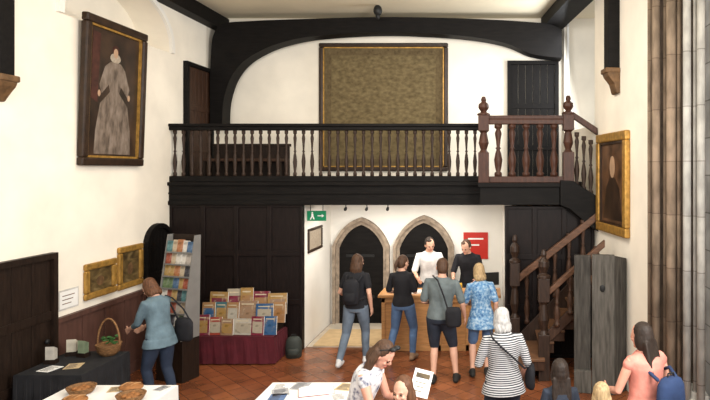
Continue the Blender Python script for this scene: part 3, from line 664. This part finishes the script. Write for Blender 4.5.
    if face and st_=='short':
        HE(b,(0,-.030,.040),(.082,.084,.092));HE(b,(0,-.05,-.01),(.078,.062,.09))
        for s in(-1,1): HE(b,(s*.070,-.005,.03),(.014,.04,.045))
        HE(b,(.02,.035,.095),(.05,.04,.02))
    else:
        HE(b,(0,-.018,.032),(.084,.094,.100));HE(b,(0,-.045,-.01),(.080,.070,.095))
    if st_ in('bob','long','wavy'):
        for s in(-1,1): HE(b,(s*.066,-.012,-.035),(.026,.052,.085))
        HE(b,(0,-.055,-.06),(.080,.055,.075))
    if st_=='wavy':
        for i in range(12):
            a=math.pi+math.pi*i/11;HE(b,(.076*math.cos(a),-.03+.060*math.sin(a),-.075-.018*(i%2)),(.026,.026,.046))
        HE(b,(0,-.03,.06),(.078,.080,.078))
    if st_=='bob':
        for i in range(9):
            a=math.pi+math.pi*i/8;b.tube([Hd((.078*math.cos(a),-.03+.06*math.sin(a),-.02)),Hd((.086*math.cos(a),-.03+.07*math.sin(a),-.10)),Hd((.080*math.cos(a),-.03+.075*math.sin(a),-.155-.015*(i%3)))],[.024,.024,.010],8)
    if st_=='long':
        rs=[]
        for z,rx,ry_,yy in[(-.02,.08,.05,-.055),(-.12,.088,.045,-.065),(-.2,.085,.04,-.08),(-.29,.07,.032,-.10),(-.36,.035,.018,-.11)]:
            rs.append((Hd((0,yy,z)),Rh@V((rx*hs,0,0)),Rh@V((0,ry_*hs,0))))
        b.rings(rs,16)
        for i in range(7):
            x_=-.072+.024*i;b.tube([Hd((x_,-.08,-.05)),Hd((x_*1.1,-.10,-.2)),Hd((x_*.95,-.125,-.33-.03*(i%3)))],[.022,.022,.009],8)
    if st_=='fall':
        for s in(-1,1):
            for j in(0,1): b.tube([Hd((s*.07,-.02-.03*j,.02)),Hd((s*.088,-.01-.03*j,-.07)),Hd((s*.09,.01-.03*j,-.16)),Hd((s*.085,.02-.03*j,-.24+.04*j))],[.03,.030,.026,.010],10)
        HE(b,(0,-.07,-.06),(.078,.055,.09))
    if st_=='tail':
        HE(b,(0,-.125,.02),(.03,.03,.03));b.tube([Hd((0,-.13,.02)),Hd((0,-.16,-.05)),Hd((0,-.15,-.14))],[.028,.032,.012],10)
    remesh(S(b),'hair',M[hm],t,.007*k,3)
    if face:
        for s in(-1,1):
            b=B();HE(b,(s*.031,.0865,-.006),(.012,.006,.006));S(b).make('eye',M['eye_dark'],t,smooth=True)
            b=B();HE(b,(s*.031,.092,.014),(.017,.005,.004));S(b).make('eyebrow',M[hm],t,smooth=True)
        b=B();HE(b,(0,.0885,-.062),(.022,.007,.006));S(b).make('mouth',M['lip'],t,smooth=True)
    return dict(t=t,k=k,T=T,Hd=Hd,arms=arms)
def wpos(t,p,k=1):
    return V(t.location)+RZ(t.rotation_euler.z)@(V(p)*k)
q=person('woman in black top and grey-blue jeans walking toward the desk',-2.06,9.22,-.15,1.70,lf=(-.18,-.20,.03),rf=(.10,.18,0),lh=(-.20,.22,1.02),rh=(.24,.02,.88),hy=-.35,hair=('bob','hair_brown'),top=('cloth_black',.3,.84),bottom=('pants','denim_grey',.97),shoes='shoe_white',lean=.05)
rucksack('black rucksack worn on the back of a walking woman',wpos(q['t'],(0,-.20,.98)),-.15,M['cloth_black'],.27,.15,.38,True)
q=person('woman in black top and blue jeans standing at the desk',-1.42,9.50,-.25,1.66,lf=(-.17,-.06,0),rf=(.20,.05,0),lh=(-.14,.26,1.06),rh=(.16,.26,1.08),hy=-.4,hp=.2,hair=('tail','hair_brown'),top=('cloth_black',.42,.84),bottom=('pants','denim',.95),shoes='shoe_tan',sway=.05)
q=person('man in grey-blue t-shirt and dark shorts at the desk',-.66,8.46,-.1,1.76,fem=False,lf=(-.13,-.02,0),rf=(.17,.06,0),lh=(-.20,.24,1.04),rh=(.28,.10,.88),hp=.25,hy=.3,hair=('short','hair_brown'),top=('cloth_grey',.42,.84),bottom=('pants','cloth_navy',.5),shoes='shoe_dark',bulk=1.1,sway=-.04)
t=thing('shoulder_bag','black shoulder bag hanging at the hip of the man in shorts','bag',(-.50,8.20,.86))
B().rings([(V((0,0,z)),V((.11*k_,0,0)),V((0,.055*k_,0))) for z,k_ in[(0,.8),(.03,1),(.2,1),(.26,.8)]],16).make('bag_body',M['cloth_black'],t,smooth=True)
B().tube([(-.08,.02,.24),(-.14,.04,.42),(-.22,.06,.62),(-.30,.20,.66)],.012,6).make('strap',M['cloth_black'],t,smooth=True)
q=person('woman in blue floral top and denim shorts at the desk',-.16,8.74,.12,1.64,lf=(-.1,0,0),rf=(.12,.03,0),lh=(-.14,.27,1.04),rh=(.26,.06,.88),hy=.45,hp=.1,hair=('wavy','hair_blonde'),top=('floral',.4,.74),bottom=('pants','denim',.45),shoes='shoe_dark',sway=.04)
q=person('assistant in white shirt leaning forward behind the desk',-1.12,11.0,math.pi+.15,1.80,fem=False,lean=.18,hp=.12,hy=.2,lh=(-.22,.36,1.0),rh=(.20,.38,1.02),hair=('short','hair_dark'),top=('cloth_white',.45,.86),bottom=('pants','cloth_navy',.97),face=True)
q=person('assistant in black top bent over behind the desk',-.38,11.0,math.pi-.2,1.78,fem=False,lean=.24,hp=.2,hy=-.2,lh=(-.20,.38,1.0),rh=(.18,.4,1.02),hair=('short','hair_brown'),top=('cloth_black',.45,.86),bottom=('pants','cloth_navy',.97),face=True)
q=person('woman in grey-blue top and dark jeans leaning over the basket table',-4.20,7.64,1.25,1.64,lean=.16,hp=.45,lf=(-.12,.04,0),rf=(.1,-.12,0),lh=(-.12,.40,1.0),rh=(.12,.40,.98),hair=('wavy','hair_auburn'),top=('cloth_teal',.72,.80),bottom=('pants','denim_dark',.97),face=True,bulk=1.08)
t=thing('shoulder_bag','dark leather shoulder bag on the hip of the browsing woman','bag',wpos(q['t'],(.24,-.14,.78)),1.25)
B().rings([(V((0,0,z)),V((.06*k_,0,0)),V((0,.14*k_,0))) for z,k_ in[(0,.8),(.03,1),(.24,1),(.29,.7)]],16).make('bag_body',M['cloth_black'],t,smooth=True)
B().tube([(0,-.10,.27),(-.03,-.02,.42),(-.07,.12,.56),(-.08,.22,.59),(-.03,.16,.42),(0,.10,.27)],.011,6).make('strap',M['cloth_black'],t,smooth=True)
q=person('grey-haired woman in black and white striped top seen from behind',.12,6.08,.22,1.60,hp=.05,hy=.25,lf=(-.11,0,0),rf=(.11,.03,0),lh=(-.18,.26,1.06),rh=(.25,.10,.92),hair=('wavy','hair_white'),top=('stripe',.55,.80),bottom=('pants','cloth_navy',.97),bulk=1.12,skin='skin_pink',sway=.02)
t=thing('crossbody_bag','black crossbody bag with a thin strap across the striped back','bag',(.12,6.08,0),.22)
B().rings([(V((.29,-.02,z)),V((.045*k_,0,0)),V((0,.10*k_,0))) for z,k_ in[(.78,.8),(.81,1),(.98,1),(1.02,.8)]],14).make('bag_body',M['cloth_black'],t,smooth=True)
B().tube([(.26,-.04,1.0),(.20,-.14,1.02),(.09,-.162,1.13),(-.05,-.152,1.26),(-.12,-.10,1.33),(-.12,.0,1.37)],.010,6).make('strap',M['cloth_black'],t,smooth=True)
q=person('dark-haired woman in sleeveless coral top with a navy backpack',1.36,5.25,.45,1.66,hp=.1,hy=.35,lh=(-.2,.3,1.05),rh=(.24,.2,.95),hair=('long','hair_dark'),top=('cloth_coral',.05,.84),bottom=('pants','denim',.97),skin='skin_pink',bulk=1.08)
rucksack('navy backpack with dark straps worn over the coral top',wpos(q['t'],(.06,-.25,.90)),.45,M['cloth_blue'],.29,.16,.36,True)
person('child with long dark brown hair beside the stair',.62,5.3,.1,1.29,child=True,hair=('long','hair_dark'),top=('cloth_navy',.4,.84),bottom=('pants','denim',.97))
person('blond child seen from behind',.92,4.95,-.1,1.21,child=True,hair=('bob','hair_blonde'),top=('cloth_white',.4,.84),bottom=('pants','denim',.97))
q=person('brown-haired woman in white patterned top bending over a leaflet',-1.16,5.12,-1.75,1.63,lean=.34,hp=.35,hy=-.15,lh=(-.06,.48,1.10),rh=(.12,.48,1.10),hair=('fall','hair_brown'),top=('print',.1,.84),bottom=('pants','denim',.97),skin='skin_pink',face=True)
q2=thing('sunglasses','black sunglasses pushed up on the hair of the bending woman','sunglasses',(0,0,0))
hd=[wpos(q['t'],q['Hd'](p)*q['k']) for p in((-.036,.055,.118),(.036,.055,.118),(-.088,-.02,.055),(.088,-.02,.055))]
for p_ in hd[:2]: B().ell((0,0,0),(.030,.030,.020)).make('lens',M['iron'],q2,loc=p_,smooth=True)
B().tube([hd[2],hd[0],hd[1],hd[3]],.005,6).make('spectacle_frame',M['iron'],q2)
b=B();b.box(-.08,.08,-.002,.002,0,.22);b.mi=1
b.box(-.06,.06,-.003,-.002,.15,.19)
for i in range(3): b.box(-.055,.02+.01*(i%3),-.003,-.002,.04+i*.035,.047+i*.035)
b.make('leaflet',[M['white'],M['ptg_land']],loc=(-.60,5.0,1.11),rot=(-.45,.3,.15),meta=('white visitor leaflet held up in a hand','leaflet'))
person('brown-haired child in grey shirt standing in front of the bending woman',-.64,4.50,2.8,1.46,hp=.05,hair=('bob','hair_auburn'),top=('cloth_grey',.4,.84),bottom=('pants','denim',.97),face=True)
# ------------------------------------------------------------ lights
def area(name,loc,target,sx,sy,e,col):
    l=bpy.data.lights.new(name,'AREA');l.shape='RECTANGLE';l.size=sx;l.size_y=sy;l.energy=e;l.color=col
    o=bpy.data.objects.new(name,l);bpy.context.collection.objects.link(o);o.location=loc
    o.rotation_euler=(V(target)-V(loc)).to_track_quat('-Z','Y').to_euler();return o
area('daylight_behind',(-1.5,.5,4.6),(-2.0,10,3.4),5,2.5,250,(1,.95,.86))
area('daylight_window',(2.3,3.2,3.8),(-4.5,7.5,3.0),1.8,2.4,400,(1,.97,.92))
area('gallery_window',(1.55,10.6,4.8),(-3,10.9,3.8),1.4,1.6,80,(.92,.96,1))
area('stair_fill',(-1.2,6.2,5.5),(1.6,9.2,2.6),1.2,1.2,55,(.96,.98,1))  # added fill light in mid-hall, brightens the dark stair; no window here
area('passage_lamp',(-1.5,10.6,2.38),(-1.5,10.9,0),2.4,.6,52,(1,.94,.84))
area('hall_fill',(-1.8,7.5,5.6),(-1.8,8.2,0),3,2,100,(1,.90,.76))  # added soft overhead fill for the hall, no real fitting
w=bpy.data.worlds.new('world');bpy.context.scene.world=w;w.use_nodes=True
bg=w.node_tree.nodes['Background'];bg.inputs[0].default_value=(.90,.95,1,1);bg.inputs[1].default_value=.9
# ------------------------------------------------------------ camera
c=bpy.data.cameras.new('camera');co=bpy.data.objects.new('camera',c);bpy.context.collection.objects.link(co)
co.location=(0,0,3.0);co.rotation_euler=(math.pi/2,0,0);c.sensor_width=36;c.lens=600/710*36;c.shift_x=-135/710;c.shift_y=-30/710
bpy.context.scene.camera=co
bpy.context.scene.view_settings.view_transform='Standard'
